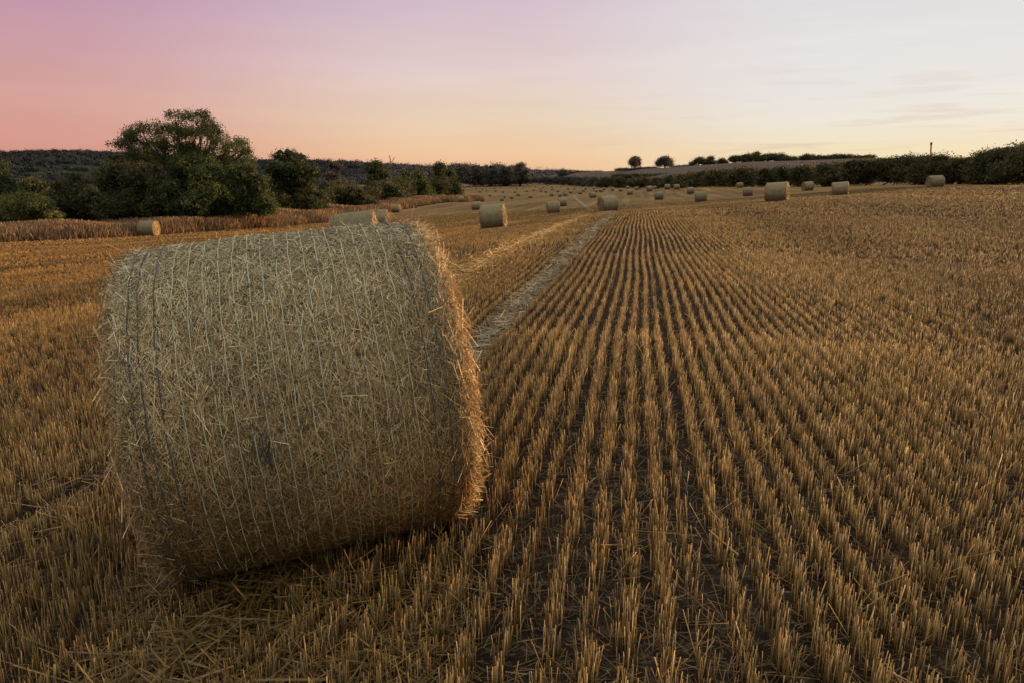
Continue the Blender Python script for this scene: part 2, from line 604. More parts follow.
# ------------------------------------------------------------------ bales
def bale_radius(x, theta, Rb, L, seed, bump):
    e = np.clip((np.abs(x) - (L / 2 - .05)) / .05, 0, 1)
    r = Rb * (1 - .045 * e ** 2 - .008 * (2 * x / L) ** 2)
    P = np.stack([x * 5, np.cos(theta) * 4, np.sin(theta) * 4], -1)
    r = r + bump * (vnoise(P.reshape(-1, 3), seed) * .6 + vnoise(P.reshape(-1, 3) * 3.1, seed + 1) * .4).reshape(r.shape)
    return r


def bale_pt(x, theta, r, Rb, flat):
    """local frame: axis X, base on z = 0"""
    y = np.sin(theta) * r
    z = -np.cos(theta) * r
    lo = -Rb + flat
    z = np.where(z < lo, lo - (lo - z) * .15, z)
    return np.stack([x + 0 * theta, y, z - (lo - .15 * flat)], -1)


def bale_side(Rb, L, na, nx, flat, seed, bump):
    xs = np.linspace(-L / 2, L / 2, nx)
    ts = np.linspace(0, 2 * math.pi, na, endpoint=False)
    X, T = np.meshgrid(xs, ts, indexing='ij')
    r = bale_radius(X, T, Rb, L, seed, bump)
    V = bale_pt(X, T, r, Rb, flat).reshape(-1, 3)
    i = np.arange(nx - 1)[:, None] * na
    j = np.arange(na)[None]
    q = np.stack([i + j, i + (j + 1) % na, i + na + (j + 1) % na, i + na + j], -1).reshape(-1, 4)
    return V, q


def bale_end(Rb, L, na, nr, flat, seed, bump, side):
    ts = np.linspace(0, 2 * math.pi, na, endpoint=False)
    fr = np.linspace(1, 0.02, nr)
    Fr, T = np.meshgrid(fr, ts, indexing='ij')
    rim = bale_radius(np.full(na, side * L / 2), ts, Rb, L, seed, bump)
    r = Fr * rim[None]
    P = np.stack([Fr * 9, np.cos(T) * 3, np.sin(T) * 3], -1).reshape(-1, 3)
    off = side * (L / 2 + (1 - Fr ** 4) * .02 + bump * 1.6 * vnoise(P, seed + 9).reshape(Fr.shape) * (Fr < .97))
    V = bale_pt(off, T, r, Rb, flat)
    V = V.reshape(-1, 3)
    i = np.arange(nr - 1)[:, None] * na
    j = np.arange(na)[None]
    q = np.stack([i + j, i + (j + 1) % na, i + na + (j + 1) % na, i + na + j], -1).reshape(-1, 4)
    cap = (np.arange(na) + (nr - 1) * na)[None]
    return V, [q, cap]


def rim_straws(n, Rb, L, flat, seed, bump, side, lmin, lmax, w, out=.6):
    t = rng.uniform(0, 2 * math.pi, n)
    x = side * (L / 2 - np.abs(rng.normal(0, .035, n)))
    r = bale_radius(x, t, Rb, L, seed, bump) + rng.uniform(-.03, .012, n)
    B = bale_pt(x, t, r, Rb, flat)
    tang = np.stack([0 * t, np.cos(t), np.sin(t)], -1)
    radi = np.stack([0 * t, np.sin(t), -np.cos(t)], -1)
    ax = np.zeros((n, 3))
    ax[:, 0] = side
    d = tang * rng.normal(0, 1.2, n)[:, None] + radi * rng.normal(.10, .42, n)[:, None] * out + ax * rng.normal(.15, .5, n)[:, None]
    T = B + norm(d) * rng.uniform(lmin, lmax, n)[:, None]
    T[:, 2] = np.maximum(T[:, 2], .01)
    return B, T, w * rng.uniform(.6, 1.3, n)


def end_straws(n, Rb, L, flat, seed, bump, side, lmin, lmax, w):
    t = rng.uniform(0, 2 * math.pi, n)
    fr = np.sqrt(rng.uniform(0, .96, n))
    r = fr * bale_radius(np.full(n, side * L / 2), t, Rb, L, seed, bump)
    x = side * (L / 2 + .022 + rng.uniform(-.005, .03, n))
    B = bale_pt(x, t, r, Rb, flat)
    tang = np.stack([0 * t, np.cos(t), np.sin(t)], -1)
    radi = np.stack([0 * t, np.sin(t), -np.cos(t)], -1)
    d = tang + radi * rng.normal(0, .6, n)[:, None]
    d[:, 0] += side * rng.normal(.1, .35, n)
    Ln = rng.uniform(lmin, lmax, n)[:, None]
    d = norm(d)
    return B - d * Ln * .5, B + d * Ln * .5, w * rng.uniform(.6, 1.3, n)


GOLD = np.array([(.50, .34, .14), (.56, .40, .19), (.40, .25, .095), (.60, .46, .26), (.33, .20, .075)])
KHAKI = np.array([(.30, .245, .135), (.40, .34, .21), (.21, .16, .08), (.48, .43, .30), (.13, .095, .05), (.31, .23, .105), (.24, .20, .12)])


def pick(pal, n, lo=.7, hi=1.15):
    return pal[rng.integers(0, len(pal), n)] * rng.uniform(lo, hi, (n, 1))


def straw_mesh(name, segs, pal, k=0, hi=1.15):
    parts_ = []
    for B, T, w in segs:
        if k:
            V, Fl, k2 = prisms(B, T, w * .5, w * .4, k, cap=False)
        else:
            V, Fl, k2 = strips(B, T, w)
        parts_.append((V, Fl, np.repeat(pick(pal, len(B), .7, hi), k2, 0)))
    V, Fl, C2 = join(parts_)
    return new_mesh(name, V, Fl, M['straw'], C2)


# --- the big bale in the foreground
Rb, L, FL = HB['R'], HB['L'], .05
SEED, BMP = 21, .011
hero = bpy.data.objects.new('round_bale', None)
col.objects.link(hero)
hero.location = (HB['x'], HB['y'], HB['z'])
hero.rotation_euler = (0, -HB['tilt'], HB['yaw'])
tag(hero, 'huge foreground round straw bale bound in pale net with dark blue edge twine', 'straw bale')
V, q = bale_side(Rb, L, 220, 90, FL, SEED, BMP)
link('straw_side', new_mesh('straw_side', V, [q], M['bale_core'], smooth=True), hero)
for side in (-1, 1):
    V, fl = bale_end(Rb, L, 160, 24, FL, SEED, BMP, side)
    e = link('end_face', new_mesh('end_face', V, fl, M['bale_end'], smooth=True), hero)
    B1 = end_straws(5000, Rb, L, FL, SEED, BMP, side, .05, .2, .004)
    link('end_straw', straw_mesh('end_straw', [B1], GOLD), e)
    B2 = rim_straws(5600 if side > 0 else 2400, Rb, L, FL, SEED, BMP, side, .02, .095, .0028, .42)
    B3 = rim_straws(150 if side > 0 else 50, Rb, L, FL, SEED, BMP, side, .07, .15, .0028, .8)
    link('frayed_rim', straw_mesh('frayed_rim', [B2, B3], np.concatenate([GOLD * 1.1, GOLD, KHAKI]) if side > 0 else KHAKI, 3, 1.2), hero)  # low sun on the right rim painted in with golder straw
# straw over the curved side
n = 170000
x = rng.uniform(-L / 2, L / 2, n)
t = rng.uniform(0, 2 * math.pi, n)
r = bale_radius(x, t, Rb, L, SEED, BMP)
P0 = bale_pt(x, t, r + rng.uniform(.0, .010, n), Rb, FL)
tang = np.stack([0 * t, np.cos(t), np.sin(t)], -1)
radi = np.stack([0 * t, np.sin(t), -np.cos(t)], -1)
ax = np.zeros((n, 3)); ax[:, 0] = 1
ang = np.where(rng.uniform(0, 1, n) < .62, rng.normal(0, .5, n), rng.uniform(0, 6.28, n))
d = norm(tang * np.cos(ang)[:, None] + ax * np.sin(ang)[:, None] + radi * rng.normal(.02, .09, n)[:, None])
Ln = np.clip(rng.exponential(.028, n) + .014, .014, .13)[:, None]
B, T = P0 - d * Ln / 2, P0 + d * Ln / 2
nn = norm(radi + rng.normal(0, .45, (n, 3)))
Vv, Fl, k2 = strips(B, T, rng.uniform(.0010, .0021, n), nn)
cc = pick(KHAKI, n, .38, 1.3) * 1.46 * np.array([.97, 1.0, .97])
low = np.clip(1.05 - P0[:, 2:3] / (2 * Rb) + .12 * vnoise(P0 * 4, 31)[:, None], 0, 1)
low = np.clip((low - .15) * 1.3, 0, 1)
cc = cc * (1 + low * (np.array([.86, .64, .36]) - 1))  # warm bounce light and shade painted into the lower straw's colour
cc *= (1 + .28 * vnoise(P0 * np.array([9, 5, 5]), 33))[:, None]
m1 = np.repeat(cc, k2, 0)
n = 1100                                      # ends that stick out through the net
x = rng.uniform(-L / 2, L / 2, n); t = rng.uniform(0, 2 * math.pi, n)
r = bale_radius(x, t, Rb, L, SEED, BMP)
P0 = bale_pt(x, t, r, Rb, FL)
radi = np.stack([0 * t, np.sin(t), -np.cos(t)], -1)
d = norm(radi * .55 + rng.normal(0, .7, (n, 3)))
T = P0 + d * rng.uniform(.02, .06, n)[:, None]
T[:, 2] = np.maximum(T[:, 2], .005)
V2, F2, k3 = prisms(P0, T, np.full(n, .0010), np.full(n, .0007), 3, False)
m2 = np.repeat(pick(KHAKI, n, .9, 1.5), k3, 0)
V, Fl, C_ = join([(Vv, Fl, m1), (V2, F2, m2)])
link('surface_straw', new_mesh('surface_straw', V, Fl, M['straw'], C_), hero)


def band(x0, w, wob, seed, lift, t0=0, t1=2 * math.pi, na=260):
    """thin wrap line around the bale, with breaks where straw lies over it"""
    r2 = np.random.default_rng(seed)
    t = np.linspace(t0, t1, na)
    k = r2.uniform(0, 6.28, 6)
    x = x0 + wob * (np.sin(t * 3 + k[0]) + .6 * np.sin(t * 7 + k[1]) + .6 * np.sin(t * 17 + k[2]) + .5 * np.sin(t * 31 + k[4]))
    r = bale_radius(x, t, Rb, L, SEED, BMP) + lift + .0025 * np.sin(t * 23 + k[3]) + .002 * np.sin(t * 41 + k[5])
    c = bale_pt(x, t, r, Rb, FL)
    rad = np.stack([0 * t, np.sin(t), -np.cos(t)], -1) * w * .5
    axv = np.zeros((na, 3)); axv[:, 0] = w * .5
    ring = np.stack([c + axv, c + rad, c - axv, c - rad], 1)
    i = np.arange(na - 1)[:, None] * 4
    j = np.arange(4)[None]
    q = np.stack([i + j, i + (j + 1) % 4, i + 4 + (j + 1) % 4, i + 4 + j], -1).reshape(-1, 4)
    q = q.reshape(na - 1, 4, 4)[r2.uniform(0, 1, na - 1) > .1].reshape(-1, 4)
    return ring.reshape(-1, 3), [q], np.zeros((na * 4, 3))


bands = [band(-.41 + i * .0545, .0031, .002, 100 + i, .0125) for i in range(16)]
V, Fl, _ = join(bands)
link('net_wrap', new_mesh('net_wrap', V, Fl, M['net']), hero)
for x0 in ((-.565, -.53), (-.475,), (.475,), (.535,)):
    V, Fl, _ = join([band(v, .0042, .0016, int(300 + v * 100), .012) for v in x0])
    link('twine', new_mesh('twine', V, Fl, M['twine']), hero)
bands = []
for i in range(16):                           # the torn knot of twine low on the side
    a0 = R(265 + rng.uniform(-3, 4))
    bands.append(band(-.21 + .005 * i + rng.uniform(-.025, .025), .0036, .016, 400 + i, .010, a0, a0 + R(rng.uniform(4, 9)), 40))
V, Fl, _ = join(bands)
link('twine_knot', new_mesh('twine_knot', V, Fl, M['twine']), hero)

# --- the other bales: one built in parts, one plain for the far field
RB2, L2, FL2 = .70, 1.22, .05


def bale_parts():
    V, q = bale_side(RB2, L2, 72, 26, FL2, 5, .014)
    side_me = new_mesh('straw_side', V, [q], M['bale_side'], smooth=True)
    ends = []
    for side in (-1, 1):
        V, fl = bale_end(RB2, L2, 72, 12, FL2, 5, .014, side)
        ends.append(new_mesh('end_face', V, fl, M['bale_end'], smooth=True))
    fr = []
    for side in (-1, 1):
        fr.append(straw_mesh('frayed_rim', [rim_straws(900, RB2, L2, FL2, 5, .014, side, .04, .11, .011),
                                            end_straws(700, RB2, L2, FL2, 5, 0.014, side, .08, .25, .012)], np.concatenate([GOLD * .8, KHAKI])))
    return side_me, ends, fr


SIDE_ME, END_ME, RIM_ME = bale_parts()
V, q = bale_side(RB2, L2, 36, 8, FL2, 5, .014)
c1, c2 = (np.arange(36))[None, ::-1], (np.arange(36) + 36 * 7)[None]
PLAIN_ME = new_mesh('round_bale', V, [q, c1, c2], M['bale_side'], smooth=False)


def bale(pos, yaw, label, group, detail, scale=1.0):
    z = gz(pos[0], pos[1])
    g = .6
    sx = (gz(pos[0] + g * math.cos(yaw), pos[1] + g * math.sin(yaw)) - gz(pos[0] - g * math.cos(yaw), pos[1] - g * math.sin(yaw))) / (2 * g)
    sink = .05
    if detail:
        o = bpy.data.objects.new('round_bale', None)
        col.objects.link(o)
        link('straw_side', SIDE_ME, o)
        for e, f in zip(END_ME, RIM_ME):
            eo = link('end_face', e, o)
            link('frayed_rim', f, eo)
    else:
        o = link('round_bale', PLAIN_ME)
    o.location = (pos[0], pos[1], z - sink)
    o.rotation_euler = (0, -math.atan(sx), yaw)
    kr = rng.uniform(.95, 1.05)
    o.scale = (scale * rng.uniform(.94, 1.05), scale * kr * rng.uniform(1.0, 1.06), scale * kr * rng.uniform(.95, 1.0))
    tag(o, label, 'straw bale', group)
    return o


NEARG, MIDG, FARG = 'round bales on the near field', 'round bales in the hollow of the field', 'tiny round bales on the rising far field'
# px, py of the base, depth, yaw, label
near = [(495, 229, 35.4, -7, 'big round bale left of centre with its right end glowing orange'),
        (355, 0, 20.4, 9, 'grey round bale half hidden behind the top of the huge foreground bale'),
        (384, 225, 72, -16, 'round bale with bright orange end just right of the half-hidden grey bale'),
        (383, 219.5, 88, -14, 'round bale mostly hidden behind the orange-ended bale beside the half-hidden one'),
        (397, 211, 112, -14, 'round bale standing against the brown grass strip right of the half-hidden ones'),
        (150, 236, 56, 4, 'lone round bale in front of the tall grass at the far left'),
        (476.5, 213, 110, -2, 'round bale peeping out behind the left side of the big orange-ended bale'),
        (608, 211.5, 58, 15, 'round bale on the crest where the pale wheel track ends'),
        (553.5, 213.7, 75, 3, 'foremost round bale of the cluster in the centre hollow'),
        (562.5, 206, 112, 0, 'round bale directly behind the foremost one of the centre cluster'),
        (777, 202, 45.5, -29, 'largest round bale on the right half with thin orange right edge'),
        (701, 202.3, 80, -20, 'round bale alone on the slope between the crest bale and the largest right-hand one'),
        (748, 196, 104, -21, 'round bale just left of the largest right-hand bale'),
        (840, 195.7, 64, -25, 'round bale right of the largest right-hand one showing only its curved side'),
        (807.5, 190.5, 106, 6, 'round bale turned end-on in front of the hedge beside the largest right-hand one'),
        (934.5, 187.7, 71, -6, 'rightmost round bale, below the red-orange post, showing its left end'),
        (659, 199.5, 112, -12, 'round bale on the slope under the two lone ridge trees'),
        (690.3, 193.7, 143, -7, 'round bale just behind and left of the lone slope bale')]
for px, py, Y, yaw, lab in near:
    d = ray(px, HY)
    p = at(px, py, Y) if py else np.array([d[0] * Y, Y, 0])
    bale(p, R(yaw), lab, NEARG, True)
mid = [(461, 202, 10, 'round bale near the right tip of the brown grass strip and its end tree'),
       (502, 201, 5, 'grey round bale just above the lit end of the big orange-ended bale'),
       (503.6, 198.0, -10, 'small round bale tucked behind the one above the lit orange end'),
       (511.7, 198.6, 0, 'small round bale right of the pair above the big orange-ended bale'),
       (518.2, 196.0, 12, 'small round bale third along to the right above the big orange-ended bale'),
       (490.2, 196.6, 0, 'small round bale above the left shoulder of the big orange-ended bale'),
       (530.5, 198, -5, 'small round bale between the big orange-ended bale and the centre cluster'),
       (551.7, 196.2, 6, 'round bale above the left of the centre cluster, lone and square-looking'),
       (560, 196.6, 0, 'upper left round bale at the back of the centre cluster'),
       (565.2, 196, 10, 'upper right round bale at the back of the centre cluster'),
       (592.7, 197.6, 14, 'round bale just behind and left of the crest bale'),
       (630, 194.8, -12, 'round bale up the slope right of the crest bale'),
       (636.7, 190, -10, 'small round bale close behind the one up the slope right of the crest'),
       (667.5, 189.4, -10, 'round bale close under the hedge below the second ridge tree'),
       (704, 186.7, 0, 'small round bale partly sunk behind the rise near the hedge'),
       (739.5, 187.8, 0, 'round bale against the hedge left of the largest right-hand bale'),
       (580, 194.2, 0, 'small round bale near the end of the curving pale track'),
       (649.5, 191.3, 0, 'low small round bale between the slope bales and the hedge'),
       (676.5, 189.4, 0, 'very low small round bale right beside the one under the hedge')]
for px, py, yaw, lab in mid:
    bale(hit(px, py), R(yaw), lab, MIDG, True)
far_b = [(515, 192.8), (486.5, 191.4), (488.9, 185.6), (495.5, 191.5), (482.5, 189.9), (471.3, 188), (465, 187.8), (476.3, 189),
         (494.5, 188.8), (500.5, 188), (510, 188), (516.7, 189.2), (526.7, 191.8), (533.7, 190.8), (541, 191.8), (540.6, 189.4),
         (552.2, 190.2), (552, 187.5), (558, 191.9), (570.5, 193.2), (561, 183.9), (561, 186.7), (575, 184.7), (574, 187.3),
         (574.6, 189.2), (583, 191.5), (585.5, 189.6), (593, 186.6), (594, 189.2), (595.5, 192.4), (543, 188), (548, 185.8),
         (527.5, 185), (519, 184), (627.6, 188.8), (654.5, 189.2), (614, 187.2), (604, 190.2), (612.5, 190.6), (601, 192),
         (535.5, 187), (503, 192.6), (523, 188.4), (545.8, 192.6), (480, 192.4), (620.5, 191.4), (568, 189.5), (507, 185.2)]
for px, py in far_b:
    bale(hit(px, py), rng.uniform(-.4, .4), 'tiny round straw bale far off among many on the rising field', FARG, False)

# ------------------------------------------------------------------ trees and hedges
GREENS = {'ash': [(.046, .063, .021), (.062, .082, .027), (.033, .046, .018), (.08, .094, .030)],
          'dark': [(.038, .050, .020), (.052, .066, .025), (.03, .039, .018), (.07, .078, .028)],
          'bright': [(.10, .105, .030), (.13, .13, .035), (.075, .085, .027), (.15, .14, .04)],
          'hedge': [(.056, .058, .024), (.072, .072, .028), (.043, .046, .020), (.095, .085, .034)],
          'blue': [(.066, .064, .058), (.078, .075, .064), (.056, .056, .054), (.09, .084, .068)]}  # for far trees, aerial haze put into the leaf colour


def leaf_cloud(lobes, n, size, pal, seed, fill=.55, cut=.0, core=.3):
    """lobes: (x,y,z,rx,ry,rz) ; leaves gather in twigs, with gaps between"""
    r = np.random.default_rng(seed)
    lobes = np.array(lobes, float)
    vol = (lobes[:, 3] * lobes[:, 5]) ** 1.0
    tw = max(8, n // 14)
    li = r.choice(len(lobes), tw * 2, p=vol / vol.sum())
    d = norm(r.normal(size=(tw * 2, 3)))
    rad = 1 - fill * r.uniform(0, 1, tw * 2) ** 1.6
    rad *= r.uniform(.85, 1.12, tw * 2)
    c = lobes[li, :3] + d * lobes[li, 3:] * rad[:, None]
    mean_r = lobes[:, 3:].mean()
    nz = vnoise(c / mean_r * 2.6, seed)
    c = c[nz > cut - .35][:tw]
    dd = d[nz > cut - .35][:tw]
    k = 14
    tw = len(c)
    leaf = np.repeat(c, k, 0) + r.normal(0, 1, (tw * k, 3)) * np.array([1.3, 1.3, .9]) * size * 1.1
    ni = int(core * len(leaf))
    li2 = r.choice(len(lobes), ni, p=vol / vol.sum())
    inner = lobes[li2, :3] + norm(r.normal(size=(ni, 3))) * lobes[li2, 3:] * (r.uniform(0, 1, (ni, 1)) ** .5 * .78)
    leaf = np.concatenate([leaf, inner])
    m = len(leaf)
    a = norm(r.normal(size=(m, 3)) + np.array([0, 0, -.2]))
    b = norm(np.cross(a, r.normal(size=(m, 3))))
    s = size * r.uniform(.5, 1.2, (m, 1))
    s[m - ni:] *= 2.6
    V = np.stack([leaf - a * s * .6, leaf + b * s * .35, leaf + a * s * .6, leaf - b * s * .35], 1).reshape(-1, 3)
    f = (np.arange(m) * 4)[:, None] + np.arange(4)[None]
    pal = np.array(pal)
    tc = pal[r.integers(0, len(pal), tw)] * r.uniform(.85, 1.15, (tw, 1))
    tc *= (1 + .3 * vnoise(c / mean_r * 1.3, seed + 3))[:, None]
    cc = np.concatenate([np.repeat(tc, k, 0), pal[r.integers(0, len(pal), ni)] * .7]) * r.uniform(.88, 1.12, (m, 1))  # inner leaves darkened, the crown's own shade put into colour
    return V, [f], np.repeat(np.clip(cc, .005, 1), 4, 0)


def tube(path, r0, r1, k=7):
    path = np.array(path, float)
    n = len(path)
    D = norm(np.gradient(path, axis=0))
    S = norm(np.cross(D, np.array([.3, .9, .1])))
    W = np.cross(D, S)
    rr_ = np.linspace(r0, r1, n)
    a = np.linspace(0, 2 * math.pi, k, endpoint=False)
    V = (path[:, None] + rr_[:, None, None] * (np.cos(a)[None, :, None] * S[:, None] + np.sin(a)[None, :, None] * W[:, None])).reshape(-1, 3)
    i = np.arange(n - 1)[:, None] * k
    j = np.arange(k)[None]
    q = np.stack([i + j, i + (j + 1) % k, i + k + (j + 1) % k, i + k + j], -1).reshape(-1, 4)
    return V, [q, (np.arange(k) + (n - 1) * k)[None]], np.zeros((len(V), 3))


def limb(a, b, r0, r1, wob, r):
    a, b = np.array(a, float), np.array(b, float)
    t = np.linspace(0, 1, 7)[:, None]
    p = a + (b - a) * t + np.sin(t * math.pi) * r.normal(0, wob, 3) + np.array([0, 0, 1]) * np.sin(t * math.pi) * wob * .4
    return tube(p, r0, r1)


def tree(name, label, cat, base, lobes, n, size, pal, seed, trunk_r=.25, limbs=8, group=None, fill=.6, cut=0., stem='trunk', trunk_h=.4, core=.3):
    """base: world foot; lobes in world coordinates"""
    base = np.array(base, float)
    root = bpy.data.objects.new(name, None)
    col.objects.link(root)
    root.location = base
    tag(root, label, cat, group)
    lb = np.array(lobes, float)
    lb[:, :3] -= base
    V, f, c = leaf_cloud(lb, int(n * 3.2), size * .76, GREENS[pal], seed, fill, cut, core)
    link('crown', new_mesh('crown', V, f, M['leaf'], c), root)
    r = np.random.default_rng(seed + 50)
    top = lb[np.argmax(lb[:, 2])]
    fork = np.array([top[0] * .25, top[1] * .25, (lb[:, 2].mean()) * trunk_h])
    ps = [limb((0, 0, -.3), fork, trunk_r, trunk_r * .7, trunk_r * .5, r)]
    order = r.permutation(len(lb))[:limbs]
    for i in order:
        e = lb[i, :3] + r.normal(0, .2, 3) * lb[i, 3:]
        ps.append(limb(fork, e, trunk_r * .5, trunk_r * .1, trunk_r * 1.6, r))
        for _ in range(3):
            s_ = fork + (e - fork) * r.uniform(.5, .9)
            ps.append(limb(s_, e + norm(r.normal(size=3)) * lb[i, 3:] * .8, trunk_r * .16, trunk_r * .04, trunk_r * .6, r))
    V, f, _ = join(ps)
    link(stem, new_mesh(stem, V, f, M['bark'], smooth=True), root)
    return root


def px_lobes(items, Y, jit, r, flat=.9):
    """(px, py, radius px) discs -> lobes of foliage around depth Y"""
    out = []
    for px, py, rp in items:
        yy = Y + r.uniform(-jit, jit)
        p = at(px, py, yy)
        q = rp / F * yy
        out.append((p[0], p[1], p[2], q, q * 1.1, q * flat))
    return out


def auto_lobes(px0, px1, ytop, ybase, Y, r, n=14, jit=2.5, shape=2.0):
    """fill a dome px0..px1, ytop..ybase with lobes"""
    items = []
    w, h = (px1 - px0) / 2, ybase - ytop
    for i in range(n):
        u = r.uniform(-1, 1)
        rp = min(w, h) * r.uniform(.15, .34)
        top = ytop + h * (abs(u) ** shape) * .75 + rp * .9
        py = top + max(0, ybase - rp * .6 - top) * r.uniform(0, 1) ** (1.6 if i % 2 else .9)
        items.append(((px0 + px1) / 2 + u * max(w - rp * .8, 1), py, rp))
    for i in range(7):                          # skirts the foot so no bare stems show
        rp = min(w, h) * r.uniform(.2, .3)
        items.append(((px0 + px1) / 2 + (i / 3 - 1) * max(w - rp, 1) * .92, ybase - rp * r.uniform(.5, 1.1), rp))
    return px_lobes(items, Y, jit, r)


r3 = np.random.default_rng(99)


def foot(px, Y):
    d = ray(px, HY)
    return (d[0] * Y, Y, gz(d[0] * Y, Y))


# the tall open-crowned tree on the left
ash = [(120, 143, 10), (132, 135, 9), (143, 130, 9), (128, 146, 9), (152, 138, 11), (165, 125, 11), (176, 119, 9), (190, 117, 8), (203, 119, 9),
       (212, 128, 10), (218, 139, 10), (198, 131, 12), (182, 133, 11), (165, 140, 11), (204, 146, 13), (185, 149, 13), (150, 149, 10),
       (231, 147, 9), (241, 144, 8), (247, 151, 6), (236, 157, 11), (222, 160, 12), (140, 156, 11), (152, 158, 12), (168, 156, 13), (182, 158, 13), (130, 154, 9), (200, 158, 13), (246, 160, 9)]
tree('tree', 'tallest tree with open airy crown against the pink sky', 'tree', foot(190, 74), px_lobes(ash, 74, 4, r3), 15000, .2, 'ash', 1,
     .4, 20, fill=.8, cut=.34, trunk_h=.5, core=.0)
tree('tree', 'dense dark round-topped tree right of the tallest tree', 'tree', foot(290, 92), auto_lobes(252, 328, 147, 212, 92, r3, 44, 3.5, 1.8) +
     px_lobes([(280, 156, 8), (290, 155, 8), (300, 158, 7), (285, 166, 12), (299, 167, 11), (273, 169, 11), (308, 172, 11)], 92, 2, r3), 13000, .22, 'dark', 2, .35, 10, fill=.5)
for i, (a, b, t, bs, Y, pal, n, lab) in enumerate((
        (88, 170, 147, 218, 68, 'hedge', 14000, 'broad shadowy bush under the left side of the tallest tree'),
        (160, 232, 144, 217, 67, 'ash', 14000, 'dense bush under the middle of the tallest tree'),
        (214, 268, 158, 214, 70, 'ash', 9000, 'greener bush under the right side of the tallest tree'),
        (-6, 56, 189, 222, 61, 'bright', 8000, 'low yellow-green bush at the left edge behind the tall grass'),
        (40, 108, 172, 219, 66, 'hedge', 9000, 'dark low bush between the yellow-green bush and the broad shadowy one'),
        (-10, 66, 177, 212, 98, 'hedge', 6000, 'dark hedge-like bush seen over the yellow-green bush at the left'),
        (-40, 12, 152, 200, 80, 'dark', 6000, 'dark bush cut off by the left edge above the yellow-green one'),
        (312, 372, 184, 209, 115, 'hedge', 7000, 'low olive thicket in front of the hazy round tree'),
        (360, 404, 178, 206, 150, 'hedge', 6000, 'scrubby bush under the small tree beside the bare dead one'),
        (392, 428, 169, 201, 185, 'ash', 4500, 'pale-topped bush between the small tree and the end tree'))):
    tree('bush', lab, 'bush', foot((a + b) / 2, Y), auto_lobes(a - 7, b + 7, t, bs, Y, r3, 44, 3, 2.6), n, .0030 * Y, pal, 10 + i, .12, 6,
         fill=.5, stem='stems', trunk_h=.3)
for i, (a, b, t, bs, Y, pal, n, lab) in enumerate((
        (316, 356, 160, 200, 165, 'blue', 5000, 'hazy round tree standing behind the olive thicket'),
        (362, 392, 158, 203, 158, 'dark', 6500, 'small dark tree just left of the bare dead tree'),
        (422, 461, 162, 199, 215, 'dark', 7000, 'dark round tree at the right end of the left tree line'),
        (404, 432, 170, 199, 205, 'hedge', 3500, 'low rounded tree leaning against the end tree of the line'),
        (512, 530, 161, 182, 640, 'blue', 3500, 'round dark tree at the far end of the valley, right of the far wood'),
        (498, 514, 165, 182, 650, 'blue', 2600, 'smaller rounded far tree touching the left of the round valley tree'),
        (484, 500, 165, 183, 650, 'blue', 2600, 'far tree second to the left of the round valley tree'),
        (559, 568, 168.5, 176, 800, 'blue', 900, 'tiny lone round tree on the skyline in the gap of the valley'))):
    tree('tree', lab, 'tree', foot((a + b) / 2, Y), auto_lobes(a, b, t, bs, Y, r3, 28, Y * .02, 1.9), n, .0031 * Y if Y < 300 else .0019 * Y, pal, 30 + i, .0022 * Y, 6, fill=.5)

# the low hedge that closes the foot of the left tree line
def hedge_low():
    H = np.array([(-30, 66, 204), (60, 68, 203), (150, 71, 202), (230, 74, 202), (300, 94, 192), (335, 118, 186), (360, 130, 184), (400, 168, 179), (440, 205, 180), (458, 222, 184)], float)
    lob, r = [], np.random.default_rng(71)
    for i in range(90):
        px = r.uniform(-30, 457)
        Y = np.interp(px, H[:, 0], H[:, 1]) * r.uniform(.99, 1.05)
        tp_ = np.interp(px, H[:, 0], H[:, 2]) + r.uniform(-5, 5)
        g = foot(px, Y)
        top = at(px, tp_, Y)[2]
        h = max(top - g[2], 1)
        for zc in (top - h * .3, g[2] + h * .3):
            lob.append((g[0], Y, zc, h * .5, h * .5, h * .34))
    tree('hedgerow', 'low dark bramble hedge running along the foot of the left tree line', 'hedge', foot(230, 75), lob, 24000, .25, 'hedge', 72, .1, 10, fill=.55, stem='stems', trunk_h=.3)


hedge_low()

# bare dead tree
b0 = foot(390, 166)
root = bpy.data.objects.new('dead_tree', None); col.objects.link(root); root.location = b0
tag(root, 'bare dead tree with pale red forked branches above the left tree line', 'tree')
rD = np.random.default_rng(4)
tp = lambda px, py: at(px, py, 166) - np.array(b0)
V, f, _ = join([limb((0, 0, -.2), tp(390.5, 163), .15, .13, .1, rD)])
link('trunk', new_mesh('trunk', V, f, M['bark'], smooth=True), root)
V, f, _ = join([limb(tp(390.5, 164), tp(389.7, 155), .15, .09, .1, rD), limb(tp(390.7, 163), tp(395.5, 156.5), .10, .05, .1, rD),
                limb(tp(393, 159.5), tp(393.2, 156.8), .05, .03, .02, rD), limb(tp(390, 158), tp(388.8, 156), .05, .03, .02, rD)])
link('branch', new_mesh('branch', V, f, M['deadwood'], smooth=True), root)

# the long hedge on the right: px, depth, top px
HX = [(600, 440, 176.5), (620, 370, 177), (640, 305, 177.5), (660, 262, 176), (680, 225, 173.5), (700, 200, 171.5), (715, 186, 168), (730, 178, 169), (750, 165, 167), (775, 155, 166.5),
      (800, 143, 165), (825, 134, 163), (850, 126, 158.5), (880, 119, 157), (905, 113, 155), (930, 107, 153.5), (955, 102, 156), (975, 99, 158)]
HX = np.array(HX, float)


